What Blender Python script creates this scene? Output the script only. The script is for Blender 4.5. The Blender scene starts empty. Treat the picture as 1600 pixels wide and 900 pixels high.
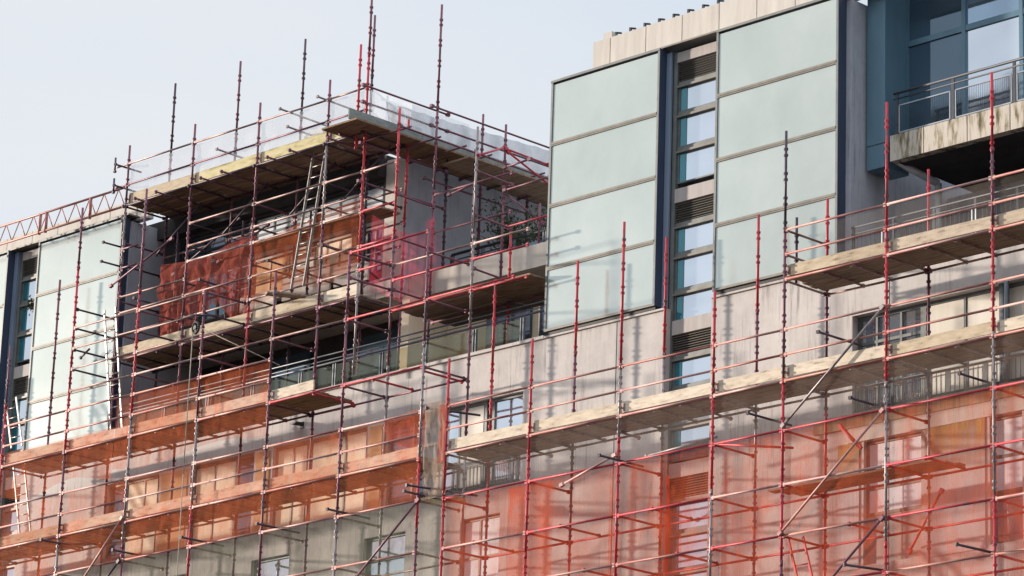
import bpy, math, random
from mathutils import Vector, Matrix, noise
random.seed(11)
C = bpy.context.scene.collection
PI = math.pi
# ------------------------------------------------------------------ camera model (solved from the photo)
RX = Vector((0.75087563, 0.66031849, 0.01285607))
RD = Vector((-0.17540577, 0.21815234, -0.96002207))
RF = Vector((-0.63672491, 0.71860215, 0.27962895))
FPX, CX, CY = 5212.86, 1192.57, 480.4
CAM = Vector((0, -47.5445, 0))
def ray(px, py): return RX*((px-CX)/FPX) + RD*((py-CY)/FPX) + RF
def at(px, py, Y):
    r = ray(px, py); return CAM + r*((Y-CAM.y)/r.y)
def atX(px, py, X):
    r = ray(px, py); return CAM + r*((X-CAM.x)/r.x)
O, I, B3 = -1.72, -0.52, 0.68          # outer, inner and third row of scaffold standards; the wall face is Y = 0

# ------------------------------------------------------------------ materials
MATS = {}
def newmat(name):
    m = bpy.data.materials.new(name); m.use_nodes = True
    nt = m.node_tree; b = nt.nodes.get('Principled BSDF')
    MATS[name] = m
    return m, nt, b
def N(nt, t, **kw):
    n = nt.nodes.new(t)
    for k, v in kw.items():
        if k in n.inputs: n.inputs[k].default_value = v
        else: setattr(n, k, v)
    return n
def ramp(nt, fac, stops):
    r = nt.nodes.new('ShaderNodeValToRGB'); e = r.color_ramp.elements
    e[0].position, e[0].color = stops[0][0], (*stops[0][1], 1)
    e[1].position, e[1].color = stops[-1][0], (*stops[-1][1], 1)
    for p, c in stops[1:-1]:
        x = e.new(p); x.color = (*c, 1)
    nt.links.new(fac, r.inputs[0]); return r.outputs[0]
def coords(nt, scale=(1, 1, 1), loc=(0, 0, 0)):
    g = nt.nodes.new('ShaderNodeNewGeometry'); mp = nt.nodes.new('ShaderNodeMapping')
    mp.inputs['Scale'].default_value = scale; mp.inputs['Location'].default_value = loc
    nt.links.new(g.outputs['Position'], mp.inputs[0]); return mp.outputs[0]
def vary(nt, col, rnd):
    oi = nt.nodes.new('ShaderNodeObjectInfo'); mr = N(nt, 'ShaderNodeMapRange'); mr.inputs[3].default_value = 1-rnd; mr.inputs[4].default_value = 1+rnd
    nt.links.new(oi.outputs['Random'], mr.inputs[0])
    hs = N(nt, 'ShaderNodeHueSaturation'); nt.links.new(mr.outputs[0], hs.inputs['Value']); nt.links.new(col, hs.inputs['Color'])
    m2 = N(nt, 'ShaderNodeMapRange'); m2.inputs[3].default_value = 1+rnd; m2.inputs[4].default_value = 1-rnd*1.2; nt.links.new(oi.outputs['Random'], m2.inputs[0]); nt.links.new(m2.outputs[0], hs.inputs['Saturation'])
    return hs.outputs[0]
def noisy(name, stops, scale=(1, 1, 1), nscale=3, detail=6, rough=.8, metallic=0, bump=0, spec=.3, stops2=None, scale2=(1,1,1), mix=.5, bdist=.01, rnd=0):
    m, nt, b = newmat(name)
    n = N(nt, 'ShaderNodeTexNoise', Scale=nscale, Detail=detail, Roughness=.62)
    nt.links.new(coords(nt, scale), n.inputs['Vector'])
    col = ramp(nt, n.outputs[0], stops)
    if stops2:
        n2 = N(nt, 'ShaderNodeTexNoise', Scale=nscale, Detail=4, Roughness=.6)
        nt.links.new(coords(nt, scale2, (7, 3, 5)), n2.inputs['Vector'])
        c2 = ramp(nt, n2.outputs[0], stops2)
        mx = N(nt, 'ShaderNodeMix', data_type='RGBA', blend_type='MULTIPLY'); mx.inputs[0].default_value = mix
        nt.links.new(col, mx.inputs[6]); nt.links.new(c2, mx.inputs[7]); col = mx.outputs[2]
    if rnd: col = vary(nt, col, rnd)
    nt.links.new(col, b.inputs['Base Color'])
    b.inputs['Roughness'].default_value = rough; b.inputs['Metallic'].default_value = metallic
    b.inputs['Specular IOR Level'].default_value = spec
    if bump:
        bp = N(nt, 'ShaderNodeBump', Strength=bump, Distance=bdist)
        nt.links.new(n.outputs[0], bp.inputs['Height']); nt.links.new(bp.outputs[0], b.inputs['Normal'])
    return m
# concrete: board marks, vertical rain streaks
def concrete(name, a, bcol, streak, dark=(.55, .55, .58)):
    m, nt, b = newmat(name)
    n1 = N(nt, 'ShaderNodeTexNoise', Scale=.8, Detail=10, Roughness=.74); nt.links.new(coords(nt, (1, 1, .8)), n1.inputs['Vector'])
    c = ramp(nt, n1.outputs[0], [(.32, a), (.52, tuple((x+y)/2 for x, y in zip(a, bcol))), (.72, bcol)])
    n2 = N(nt, 'ShaderNodeTexNoise', Scale=1.0, Detail=5, Roughness=.75); nt.links.new(coords(nt, (11, 11, .55), (3, 1, 2)), n2.inputs['Vector'])
    n3 = N(nt, 'ShaderNodeTexNoise', Scale=.9, Detail=3); nt.links.new(coords(nt, (1.3, 1.3, .7), (9, 4, 1)), n3.inputs['Vector'])
    st = ramp(nt, n2.outputs[0], [(.50, (1, 1, 1)), (.66, dark)])
    pl = ramp(nt, n3.outputs[0], [(.42, (0, 0, 0)), (.66, (1, 1, 1))])
    f = N(nt, 'ShaderNodeMath', operation='MULTIPLY'); f.inputs[1].default_value = streak; nt.links.new(pl, f.inputs[0])
    mx = N(nt, 'ShaderNodeMix', data_type='RGBA', blend_type='MULTIPLY'); nt.links.new(f.outputs[0], mx.inputs[0]); nt.links.new(c, mx.inputs[6]); nt.links.new(st, mx.inputs[7])
    nt.links.new(mx.outputs[2], b.inputs['Base Color']); b.inputs['Roughness'].default_value = .92
    n4 = N(nt, 'ShaderNodeTexNoise', Scale=14, Detail=8, Roughness=.7); nt.links.new(coords(nt), n4.inputs['Vector'])
    bp = N(nt, 'ShaderNodeBump', Strength=.35, Distance=.012); nt.links.new(n4.outputs[0], bp.inputs['Height']); nt.links.new(bp.outputs[0], b.inputs['Normal'])
concrete('concrete', (.38, .355, .34), (.58, .54, .51), .98, (.42, .41, .41))
concrete('concrete_blue_shade', (.28, .295, .34), (.42, .435, .48), .9, (.45, .45, .5))  # concrete of the shaded sides, blue sky fill put into its colour
noisy('concrete_dark_shade', [(.3, (.03, .028, .03)), (.7, (.06, .055, .055))], (2, 2, 1), 1.2, 5, .9)  # near black: shade of recess, soffit and eaves put into the colour
noisy('cast_stone', [(.3, (.46, .43, .39)), (.7, (.56, .53, .485))], (3, 3, .5), 1.5, 6, .85, bump=.12,
      stops2=[(.2, (.8, .76, .72)), (.55, (1, 1, 1)), (1, (1, 1, 1))], scale2=(5, 5, .25), mix=.6)
noisy('stained_stone', [(.38, (.10, .085, .055)), (.46, (.30, .26, .19)), (.52, (.46, .42, .36)), (.75, (.55, .5, .45))], (5, 5, 1.0), 1.3, 8, .9, bump=.2)
noisy('mossy_concrete', [(.3, (.19, .16, .09)), (.5, (.34, .29, .19)), (.75, (.46, .42, .33))], (4, 4, .35), 1.6, 7, .95, bump=.2)
noisy('spandrel', [(.3, (.33, .30, .28)), (.7, (.43, .39, .37))], (5, 5, .6), 2, 6, .8, bump=.1)
# metals
noisy('frame_grey', [(.3, (.11, .12, .12)), (.7, (.17, .18, .175))], (2, 2, 2), 2, 4, .5, .3)
noisy('frame_tan', [(.3, (.13, .125, .11)), (.7, (.20, .185, .16))], (2, 2, 2), 2, 4, .5, .2)
noisy('navy_metal', [(.3, (.03, .045, .085)), (.7, (.045, .065, .115))], (1, 1, .3), 2, 4, .45, .2, spec=.5)
noisy('blue_metal', [(.3, (.20, .26, .36)), (.7, (.27, .34, .44))], (1, 1, .3), 2, 4, .4, .3, spec=.5)
noisy('teal_clad', [(.3, (.09, .17, .23)), (.7, (.13, .23, .30))], (1, 1, .3), 1.5, 4, .35, .3, spec=.5)
noisy('dark_metal', [(.3, (.02, .025, .03)), (.7, (.045, .05, .055))], (1, 1, 1), 3, 4, .5, .4)
noisy('rail_steel', [(.3, (.09, .105, .12)), (.7, (.15, .17, .19))], (1, 1, 1), 3, 4, .45, .2)
noisy('dark_steel', [(.3, (.03, .035, .045)), (.7, (.05, .06, .075))], (1, 1, 1), 3, 4, .5, 0)
noisy('panel_frame', [(.3, (.24, .28, .32)), (.7, (.34, .38, .42))], (1, 1, 1), 3, 4, .5, 0)
noisy('white_metal', [(.3, (.55, .58, .6)), (.7, (.7, .72, .74))], (1, 1, 1), 3, 4, .45, .2)
noisy('aluminium', [(.3, (.20, .18, .165)), (.7, (.33, .30, .28))], (1, 1, 3), 4, 4, .4, .5)
# louvre: slats
m, nt, b = newmat('louvre')
w = N(nt, 'ShaderNodeTexWave', Scale=9, Distortion=0); w.bands_direction = 'Z'
nt.links.new(coords(nt), w.inputs['Vector'])
nt.links.new(ramp(nt, w.outputs[0], [(.2, (.10, .09, .08)), (.8, (.20, .175, .15))]), b.inputs['Base Color']); b.inputs['Roughness'].default_value = .6
# glass
def glassmat(name, col, metallic, rough, spec=1.0, coat=0):
    m, nt, b = newmat(name)
    n = N(nt, 'ShaderNodeTexNoise', Scale=.7, Detail=2)
    nt.links.new(coords(nt), n.inputs['Vector'])
    d = tuple(c*.86 for c in col)
    nt.links.new(ramp(nt, n.outputs[0], [(.3, d), (.7, col)]), b.inputs['Base Color'])
    b.inputs['Metallic'].default_value = metallic; b.inputs['Roughness'].default_value = rough
    b.inputs['Specular IOR Level'].default_value = spec; b.inputs['Coat Weight'].default_value = coat; b.inputs['Coat Roughness'].default_value = .1
    bp = N(nt, 'ShaderNodeBump', Strength=.06, Distance=.05)
    nt.links.new(n.outputs[0], bp.inputs['Height']); nt.links.new(bp.outputs[0], b.inputs['Normal'])
    return m
glassmat('window_glass', (.72, .79, .88), .85, .04)
glassmat('dark_glass', (.10, .16, .22), .6, .03)
glassmat('teal_shade', (.03, .20, .25), .35, .08)  # for the shaded left edge of the strip panes, shade in the colour
glassmat('blue_glass', (.30, .42, .55), .75, .04)
m = glassmat('white_glass', (.60, .69, .64), .55, .17, .5, .4)   # back-painted glass cladding
nt = m.node_tree; b = nt.nodes['Principled BSDF']
n = N(nt, 'ShaderNodeTexNoise', Scale=.8, Detail=6, Roughness=.6); nt.links.new(coords(nt, (1, 1, .8), (3, 1, 2)), n.inputs['Vector'])
nt.links.new(vary(nt, ramp(nt, n.outputs[0], [(.3, (.50, .56, .535)), (.55, (.56, .62, .59)), (.8, (.62, .665, .625))]), .045), b.inputs['Base Color'])
# railing glass lets a murky view through
m, nt, b = newmat('railing_glass')
n = N(nt, 'ShaderNodeTexNoise', Scale=1.2, Detail=5); nt.links.new(coords(nt, (1, 1, .35)), n.inputs['Vector'])
gl = N(nt, 'ShaderNodeBsdfGlossy', Roughness=.08); nt.links.new(ramp(nt, n.outputs[0], [(.3, (.25, .28, .22)), (.7, (.6, .62, .55))]), gl.inputs[0])
tr = N(nt, 'ShaderNodeBsdfTransparent', Color=(.78, .74, .62, 1)); mx = N(nt, 'ShaderNodeMixShader', Fac=.20)
nt.links.new(tr.outputs[0], mx.inputs[1]); nt.links.new(gl.outputs[0], mx.inputs[2])
nt.links.new(mx.outputs[0], nt.nodes['Material Output'].inputs[0])
noisy('blind', [(.3, (.74, .62, .45)), (.7, (.84, .73, .55))], (2, 2, .3), 1.5, 4, .8, rnd=0.06)
noisy('blind_white', [(.3, (.62, .66, .70)), (.7, (.74, .77, .80))], (2, 2, .3), 1.5, 4, .7)
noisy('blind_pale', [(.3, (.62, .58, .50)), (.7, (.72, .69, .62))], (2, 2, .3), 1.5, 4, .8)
noisy('sky_sheen', [(.3, (.45, .52, .58)), (.7, (.58, .65, .70))], (1, 1, .3), 1.5, 4, .4)  # pale blue that paints a sky reflection on the clerestory
noisy('timber_panel', [(.3, (.36, .20, .09)), (.7, (.55, .33, .17))], (1, 1, 5), 1.5, 6, .8)
# scaffold
noisy('plank', [(.3, (.13, .085, .055)), (.55, (.26, .175, .115)), (.8, (.38, .27, .18))], (1.0, 9, 9), 1.6, 7, .9, bump=.4, rnd=0.22)
noisy('toe_wood', [(.30, (.24, .18, .13)), (.42, (.47, .39, .29)), (.6, (.58, .49, .37)), (.8, (.64, .56, .45))], (2.2, 4, 9), 1.6, 8, .85, bump=.3, rnd=0.16)
noisy('toe_wood_mossy', [(.3, (.24, .21, .08)), (.5, (.50, .44, .24)), (.8, (.62, .54, .38))], (1.5, 4, 5), 1.8, 8, .85, bump=.3)
noisy('toe_wood_shade', [(.3, (.13, .15, .15)), (.7, (.26, .28, .27))], (1.5, 2, 7), 1.8, 8, .85, bump=.3)  # toe board wood on the shaded side, shade put into the colour
noisy('tube_red', [(.36, (.13, .06, .07)), (.46, (.38, .03, .045)), (.8, (.50, .05, .065))], (3, 3, 2.2), 2, 7, .5, .1)
noisy('tube_purple', [(.35, (.09, .07, .085)), (.5, (.155, .06, .085)), (.8, (.24, .07, .11))], (3, 3, 1.5), 2, 7, .5, .2)
noisy('tube_galv', [(.3, (.15, .12, .13)), (.55, (.27, .235, .24)), (.8, (.38, .34, .335))], (3, 3, 1.5), 2, 7, .45, .4)
noisy('tube_dark', [(.3, (.035, .025, .04)), (.7, (.09, .06, .08))], (2, 2, 2), 2, 6, .5, .2, rnd=0.2)
noisy('tube_rust', [(.32, (.13, .06, .06)), (.5, (.28, .175, .155)), (.75, (.40, .32, .28))], (1.1, 3, 3), 2.0, 7, .5, .2, rnd=0.2)
noisy('tube_salmon', [(.32, (.26, .07, .075)), (.5, (.38, .18, .155)), (.75, (.45, .31, .26))], (.9, 3, 3), 1.8, 7, .5, .1, rnd=0.18)
noisy('rope', [(.3, (.3, .26, .2)), (.7, (.45, .4, .32))], (5, 5, 5), 3, 3, .9)
noisy('leaf', [(.3, (.018, .03, .012)), (.7, (.05, .075, .025))], (4, 4, 4), 3, 3, .7)
noisy('twig', [(.3, (.05, .035, .02)), (.7, (.09, .06, .04))], (4, 4, 4), 3, 3, .9)
noisy('black_plastic', [(.3, (.012, .012, .014)), (.7, (.03, .03, .03))], (4, 4, 4), 3, 3, .5)
noisy('asphalt', [(.3, (.04, .04, .042)), (.7, (.065, .063, .06))], (1, 1, 1), 1.5, 8, .9, bump=.3)
noisy('paving', [(.3, (.2, .19, .18)), (.7, (.3, .28, .26))], (1, 1, 1), 1.2, 8, .9)
noisy('tower_clad', [(.3, (.02, .022, .03)), (.7, (.04, .045, .06))], (1, 1, .4), .4, 5, .5)
# nets: open weave, part see-through, part thin cloth lit from either side
def netmat(name, col, dens, var=.18, fold=1.0):
    m, nt, b = newmat(name)
    nt.nodes.remove(b)
    out = nt.nodes['Material Output']
    df = N(nt, 'ShaderNodeBsdfDiffuse'); tl = N(nt, 'ShaderNodeBsdfTranslucent')
    n = N(nt, 'ShaderNodeTexNoise', Scale=1.1*fold, Detail=6, Roughness=.65); nt.links.new(coords(nt, (1.2, 1.2, .8)), n.inputs['Vector'])
    d = tuple(c*.7 for c in col)
    c = ramp(nt, n.outputs[0], [(.3, d), (.7, col)])
    cr = N(nt, 'ShaderNodeTexNoise', Scale=1.0, Detail=4, Roughness=.7, Distortion=1.2); nt.links.new(coords(nt, (3.2*fold, 3.2*fold, .9), (2, 5, 8)), cr.inputs['Vector'])
    cl_ = N(nt, 'ShaderNodeMapRange'); cl_.inputs[1].default_value = .52; cl_.inputs[2].default_value = .74; cl_.inputs[3].default_value = 0; cl_.inputs[4].default_value = var*.9; nt.links.new(cr.outputs[0], cl_.inputs[0])
    nt.links.new(c, df.inputs[0]); nt.links.new(c, tl.inputs[0])
    ms = N(nt, 'ShaderNodeMixShader', Fac=.5); nt.links.new(df.outputs[0], ms.inputs[1]); nt.links.new(tl.outputs[0], ms.inputs[2])
    tr = N(nt, 'ShaderNodeBsdfTransparent')
    wz = N(nt, 'ShaderNodeTexWave', Scale=7.5, Distortion=.6); wz.bands_direction = 'Z'; nt.links.new(coords(nt), wz.inputs['Vector'])
    wx = N(nt, 'ShaderNodeTexWave', Scale=6.5, Distortion=.6); wx.bands_direction = 'X'; nt.links.new(coords(nt), wx.inputs['Vector'])
    ad = N(nt, 'ShaderNodeMath', operation='ADD'); nt.links.new(wz.outputs[1], ad.inputs[0]); nt.links.new(wx.outputs[1], ad.inputs[1])
    mr = N(nt, 'ShaderNodeMapRange'); mr.inputs[1].default_value = 0; mr.inputs[2].default_value = 2
    mr.inputs[3].default_value = dens-.05; mr.inputs[4].default_value = dens+.05; nt.links.new(ad.outputs[0], mr.inputs[0])
    mr2 = N(nt, 'ShaderNodeMapRange'); mr2.inputs[1].default_value = .3; mr2.inputs[2].default_value = .7
    mr2.inputs[3].default_value = -var/2; mr2.inputs[4].default_value = var/2; nt.links.new(n.outputs[0], mr2.inputs[0])
    a2 = N(nt, 'ShaderNodeMath', operation='ADD', use_clamp=True); nt.links.new(mr.outputs[0], a2.inputs[0]); nt.links.new(mr2.outputs[0], a2.inputs[1])
    a3 = N(nt, 'ShaderNodeMath', operation='ADD', use_clamp=True); nt.links.new(a2.outputs[0], a3.inputs[0]); nt.links.new(cl_.outputs[0], a3.inputs[1]); a2 = a3
    mx = N(nt, 'ShaderNodeMixShader'); nt.links.new(a2.outputs[0], mx.inputs[0]); nt.links.new(tr.outputs[0], mx.inputs[1]); nt.links.new(ms.outputs[0], mx.inputs[2])
    nt.links.new(mx.outputs[0], out.inputs[0])
    return m
# ochre run-off stain: streaks hanging from the head of the panel
concrete('stained_panel', (.42, .40, .405), (.56, .53, .52), .9)
m = MATS['stained_panel']; nt = m.node_tree; b = nt.nodes['Principled BSDF']; src = b.inputs['Base Color'].links[0].from_socket
g_ = nt.nodes.new('ShaderNodeNewGeometry'); sx = nt.nodes.new('ShaderNodeSeparateXYZ'); nt.links.new(g_.outputs['Position'], sx.inputs[0])
n = N(nt, 'ShaderNodeTexNoise', Scale=1.0, Detail=6, Roughness=.7); nt.links.new(coords(nt, (9, 9, .5)), n.inputs['Vector'])
ad = N(nt, 'ShaderNodeMath', operation='MULTIPLY_ADD'); ad.inputs[1].default_value = -1.9; nt.links.new(n.outputs[0], ad.inputs[0]); nt.links.new(sx.outputs[2], ad.inputs[2])
mr = N(nt, 'ShaderNodeMapRange'); mr.inputs[1].default_value = 13.35; mr.inputs[2].default_value = 14.3; nt.links.new(ad.outputs[0], mr.inputs[0])
mx = N(nt, 'ShaderNodeMix', data_type='RGBA'); nt.links.new(mr.outputs[0], mx.inputs[0]); nt.links.new(src, mx.inputs[6])
nt.links.new(ramp(nt, n.outputs[0], [(.35, (.40, .27, .10)), (.65, (.16, .09, .03))]), mx.inputs[7]); nt.links.new(mx.outputs[2], b.inputs['Base Color'])
netmat('net_orange', (.90, .23, .10), .29, .3)
netmat('net_orange_dense', (.60, .15, .11), .58, .3, 2)
netmat('net_red', (.90, .17, .065), .285, .28)
netmat('net_crimson', (.80, .09, .16), .24)
netmat('net_grey', (.30, .33, .24), .27, .26)
netmat('net_beige', (.55, .47, .40), .17, .08)
netmat('net_beige_dense', (.60, .46, .36), .62, .2, 2)
netmat('net_clear', (.80, .82, .86), .34, .34)
netmat('net_red_dense', (.75, .07, .04), .6, .12, 2)
netmat('tarp', (.30, .35, .42), .95, .05, 2)

# ------------------------------------------------------------------ mesh helpers
class MB:
    def __init__(s): s.v = []; s.f = []; s.m = []; s.sm = []
    def quad(s, a, b, c, d, mi=0): 
        n = len(s.v); s.v += [tuple(a), tuple(b), tuple(c), tuple(d)]; s.f.append((n, n+1, n+2, n+3)); s.m.append(mi); s.sm.append(False)
        return s
    def box(s, x0, x1, y0, y1, z0, z1, mi=0):
        if x0 > x1: x0, x1 = x1, x0
        if y0 > y1: y0, y1 = y1, y0
        if z0 > z1: z0, z1 = z1, z0
        n = len(s.v)
        s.v += [(x0,y0,z0),(x1,y0,z0),(x1,y1,z0),(x0,y1,z0),(x0,y0,z1),(x1,y0,z1),(x1,y1,z1),(x0,y1,z1)]
        for f in ((0,3,2,1),(4,5,6,7),(0,1,5,4),(1,2,6,5),(2,3,7,6),(3,0,4,7)):
            s.f.append(tuple(n+i for i in f)); s.m.append(mi); s.sm.append(False)
        return s
    def obox(s, p, q, w, h, mi=0, up=Vector((0,0,1))):
        """bar from p to q with width w (sideways) and height h (along up)"""
        p, q = Vector(p), Vector(q); d = (q-p).normalized(); sd = d.cross(up)
        if sd.length < 1e-4: sd = d.cross(Vector((1, 0, 0)))
        sd.normalize(); u = sd.cross(d).normalized(); n = len(s.v)
        for c in (p, q):
            for a, b_ in ((-1,-1),(1,-1),(1,1),(-1,1)): s.v.append(tuple(c + sd*(a*w/2) + u*(b_*h/2)))
        for f in ((0,1,2,3),(7,6,5,4),(0,4,5,1),(1,5,6,2),(2,6,7,3),(3,7,4,0)):
            s.f.append(tuple(n+i for i in f)); s.m.append(mi); s.sm.append(False)
        return s
    def tube(s, p, q, r=.026, k=8, mi=0, r2=None, caps=True):
        p, q = Vector(p), Vector(q); d = (q-p).normalized()
        a = d.cross(Vector((0, 0, 1)) if abs(d.z) < .9 else Vector((1, 0, 0))).normalized(); b = d.cross(a)
        n = len(s.v); r2 = r if r2 is None else r2
        for c, rr in ((p, r), (q, r2)):
            for i in range(k):
                t = 2*PI*i/k; s.v.append(tuple(c + (a*math.cos(t)+b*math.sin(t))*rr))
        for i in range(k):
            j = (i+1) % k; s.f.append((n+i, n+j, n+k+j, n+k+i)); s.m.append(mi); s.sm.append(True)
        if caps:
            s.f.append(tuple(n+i for i in range(k))[::-1]); s.m.append(mi); s.sm.append(False)
            s.f.append(tuple(n+k+i for i in range(k))); s.m.append(mi); s.sm.append(False)
        return s
    def path(s, pts, r=.02, k=6, mi=0):
        for a, b in zip(pts, pts[1:]): s.tube(a, b, r, k, mi)
        return s
    def build(s, name, mats, parent=None, **tags):
        o_ = Vector((0, 0, 0))
        if parent is not None:
            p = parent
            while p is not None: o_ = o_ + p.location; p = p.parent
        elif s.v:
            xs = [v[0] for v in s.v]; ys = [v[1] for v in s.v]; zs = [v[2] for v in s.v]
            o_ = Vector(((min(xs)+max(xs))/2, (min(ys)+max(ys))/2, min(zs)))
        me = bpy.data.meshes.new(name); me.from_pydata([tuple(Vector(v)-o_) for v in s.v], [], s.f)
        if isinstance(mats, str): mats = [mats]
        for mm in mats: me.materials.append(MATS[mm])
        me.polygons.foreach_set('material_index', s.m); me.polygons.foreach_set('use_smooth', s.sm); me.update()
        o = bpy.data.objects.new(name, me); C.objects.link(o)
        if parent is not None: o.parent = parent
        else: o.location = o_
        for k_, v_ in tags.items(): o[k_] = v_
        return o
def thing(name, label, cat, loc=(0, 0, 0), group=None):
    o = bpy.data.objects.new(name, None); C.objects.link(o); o.location = loc; o.empty_display_size = .3
    o['label'] = label; o['category'] = cat
    if group: o['group'] = group
    return o
def wall(x0, x1, z0, z1, Y, th, holes):
    """front face at Y, back face at Y+th, with rectangular openings (ax, bx, az, bz)"""
    xs = sorted({x0, x1, *[h[0] for h in holes], *[h[1] for h in holes]}); zs = sorted({z0, z1, *[h[2] for h in holes], *[h[3] for h in holes]})
    xs = [x for x in xs if x0 <= x <= x1]; zs = [z for z in zs if z0 <= z <= z1]
    def solid(i, j):
        if i < 0 or j < 0 or i >= len(xs)-1 or j >= len(zs)-1: return None
        cx, cz = (xs[i]+xs[i+1])/2, (zs[j]+zs[j+1])/2
        return not any(h[0] < cx < h[1] and h[2] < cz < h[3] for h in holes)
    m = MB()
    for i in range(len(xs)-1):
        for j in range(len(zs)-1):
            if not solid(i, j): continue
            a, b, c, d = xs[i], xs[i+1], zs[j], zs[j+1]; Y2 = Y+th
            m.quad((a,Y,c),(b,Y,c),(b,Y,d),(a,Y,d)); m.quad((b,Y2,c),(a,Y2,c),(a,Y2,d),(b,Y2,d))
            if not solid(i-1, j): m.quad((a,Y2,c),(a,Y,c),(a,Y,d),(a,Y2,d))
            if not solid(i+1, j): m.quad((b,Y,c),(b,Y2,c),(b,Y2,d),(b,Y,d))
            if not solid(i, j-1): m.quad((a,Y2,c),(b,Y2,c),(b,Y,c),(a,Y,c))
            if not solid(i, j+1): m.quad((a,Y,d),(b,Y,d),(b,Y2,d),(a,Y2,d))
    return m

# ------------------------------------------------------------------ ground
g = MB(); g.quad((-900, -900, -1.6), (900, -900, -1.6), (900, 900, -1.6), (-900, 900, -1.6)); g.build('road', 'asphalt', kind='structure')
g = MB(); g.box(-140, 60, -5.5, -.003, -1.6, -1.47); g.build('pavement', 'paving', kind='structure')

# ------------------------------------------------------------------ the building
bld = thing('apartment_building', 'concrete apartment block with milky glass towers and a rooftop penthouse, wrapped in scaffolding', 'building', (-50, 0, -1.6))
ZT = 18.93
S1 = (15.95, 17.9); S0 = (12.95, 15.36)
holes = [(-44.80, -43.52, 8, ZT+1), (-67.25, -66.28, 8, ZT+1),
         (-62.85, -60.9, *S1), (-59.75, -57.5, *S1), (-56.85, -53.7, *S1), (-53.1, -48.85, *S1), (-39.82, -31.2, *S1),
         (-39.52, -38.12, 12.95, 15.36), (-36.5, -35.75, 12.95, 15.36), (-50.62, -49.42, 12.95, 15.36),
         (-53.65, -52.32, 12.95, 15.36), (-57.4, -56.1, 12.95, 15.36), (-64.6, -62.9, 12.95, 15.36), (-61, -59.6, 12.95, 15.36)]
for zf in (9.7, 6.7, 3.7, .7):
    for xa in (-62.8, -59.7, -56.8, -53.6, -50.6, -39.5, -36.5): holes.append((xa, xa+1.35, zf+.25, zf+2.2))
cw = wall(-76, -28, -1.6, ZT, 0, .35, holes).build('concrete_wall', 'concrete', bld)
# joints in the concrete: shallow grooves read as thin dark recessed lines
for x in (-46.15, -38.9):
    jb = MB(); jb.box(x-.008, x+.008, -.004, .004, 9, ZT-.02); jb.build('expansion_joint', 'concrete_dark_shade', bld)
cp = MB(); cp.box(-62.75, -48.25, -.05, .38, ZT+.003, ZT+.07); cp.box(-48.25, -44.8, -.045, .3, ZT+.003, ZT+.045); cp.box(-43.5, -40.02, -.045, .3, ZT+.003, ZT+.045)
cp.build('coping', 'concrete', bld)
# floor slabs and inner volume
sl = MB()
for z in (12.7, 15.7, 18.7): sl.box(-76, -28, .352, 9, z-.3, z)
sl.box(-76, -28, 2.6, 2.8, -1.6, 18.4); sl.build('floor_slab', 'concrete_dark_shade', bld)
# back wall of recessed storey between the towers (floor 18.7 to slab 21.25)
bw = MB(); bw.box(-62.7, -54.25, 2.5, 2.7, 18.71, 21.24); bw.build('recess_wall', 'concrete_dark_shade', bld)  # recess shade put into a near-black wall colour
bw = MB(); bw.box(-54.2, -48.2, 2.5, 2.7, 18.71, 21.24); bw.box(-54.24, -53.95, 1.3, 2.49, 18.71, 21.24); bw.build('recess_wall', 'blind', bld)  # lit end of the same wall, its sunlight painted in as cream
for x0, x1 in ((-61.5, -58.6), (-57.4, -54.8), (-52.6, -51.2), (-50.9, -48.6)):
    rw = MB(); rw.box(x0, x1, 2.42, 2.495, 18.8, 21.0); rw.build('window', 'dark_glass', bld)

def window(x0, x1, z0, z1, Y, glass='window_glass', fr='frame_grey', fw=.07, mull=(), trans=(), blind=None, parent=bld):
    f = MB(); y0, y1 = Y-.05, Y+.02
    f.box(x0, x1, y0, y1, z0, z0+fw); f.box(x0, x1, y0, y1, z1-fw, z1)
    f.box(x0, x0+fw, y0, y1, z0+fw, z1-fw); f.box(x1-fw, x1, y0, y1, z0+fw, z1-fw)
    for mu in mull: f.box(mu-.025, mu+.025, y0+.002, y1, z0+fw, z1-fw)
    for t in trans: f.box(x0+fw, x1-fw, y0+.004, y1, t-.03, t+.03)
    fo = f.build('window', fr, parent)
    p = MB(); p.box(x0+fw*.6, x1-fw*.6, Y-.012, Y+.012, z0+fw*.6, z1-fw*.6); p.build('pane', glass, fo)
    if blind:
        for (a, b_, zb, mt) in blind:
            q = MB(); n_ = max(1, int((b_-a)/.09))
            q.box(a, b_, Y-.032, Y-.018, zb, z1-fw-.01); q.build('blind', mt, fo)
    return fo
# long window bands of the storey with floor at 15.7
W1 = .14
window(-62.85, -60.9, S1[0], S1[1], W1, 'dark_glass', 'frame_tan', mull=(-61.55,), blind=[(-62.15, -61.57, 16.05, 'blind'), (-61.53, -61.08, 16.05, 'blind')])
window(-59.75, -57.5, S1[0], S1[1], W1, 'dark_glass', 'frame_tan', mull=(-59.0, -58.22), blind=[(-59.66, -59.03, 16.05, 'blind'), (-58.97, -58.25, 16.05, 'blind')])
window(-56.85, -53.7, S1[0], S1[1], W1, 'dark_glass', 'frame_tan', mull=(-56.25, -55.72, -54.5), blind=[(-56.78, -56.28, 16.05, 'blind'), (-56.22, -55.82, 16.05, 'blind'), (-55.6, -54.53, 16.05, 'blind'), (-54.47, -53.85, 16.05, 'blind')])
window(-53.1, -51.45, S1[0], S1[1], W1, 'dark_glass', 'frame_tan', mull=(-52.3,), trans=(17.2,))
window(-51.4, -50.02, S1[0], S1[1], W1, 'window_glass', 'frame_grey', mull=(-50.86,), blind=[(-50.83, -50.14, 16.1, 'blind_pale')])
window(-49.86, -48.85, S1[0], S1[1], W1, 'window_glass', 'frame_grey', trans=(16.75,))
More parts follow.
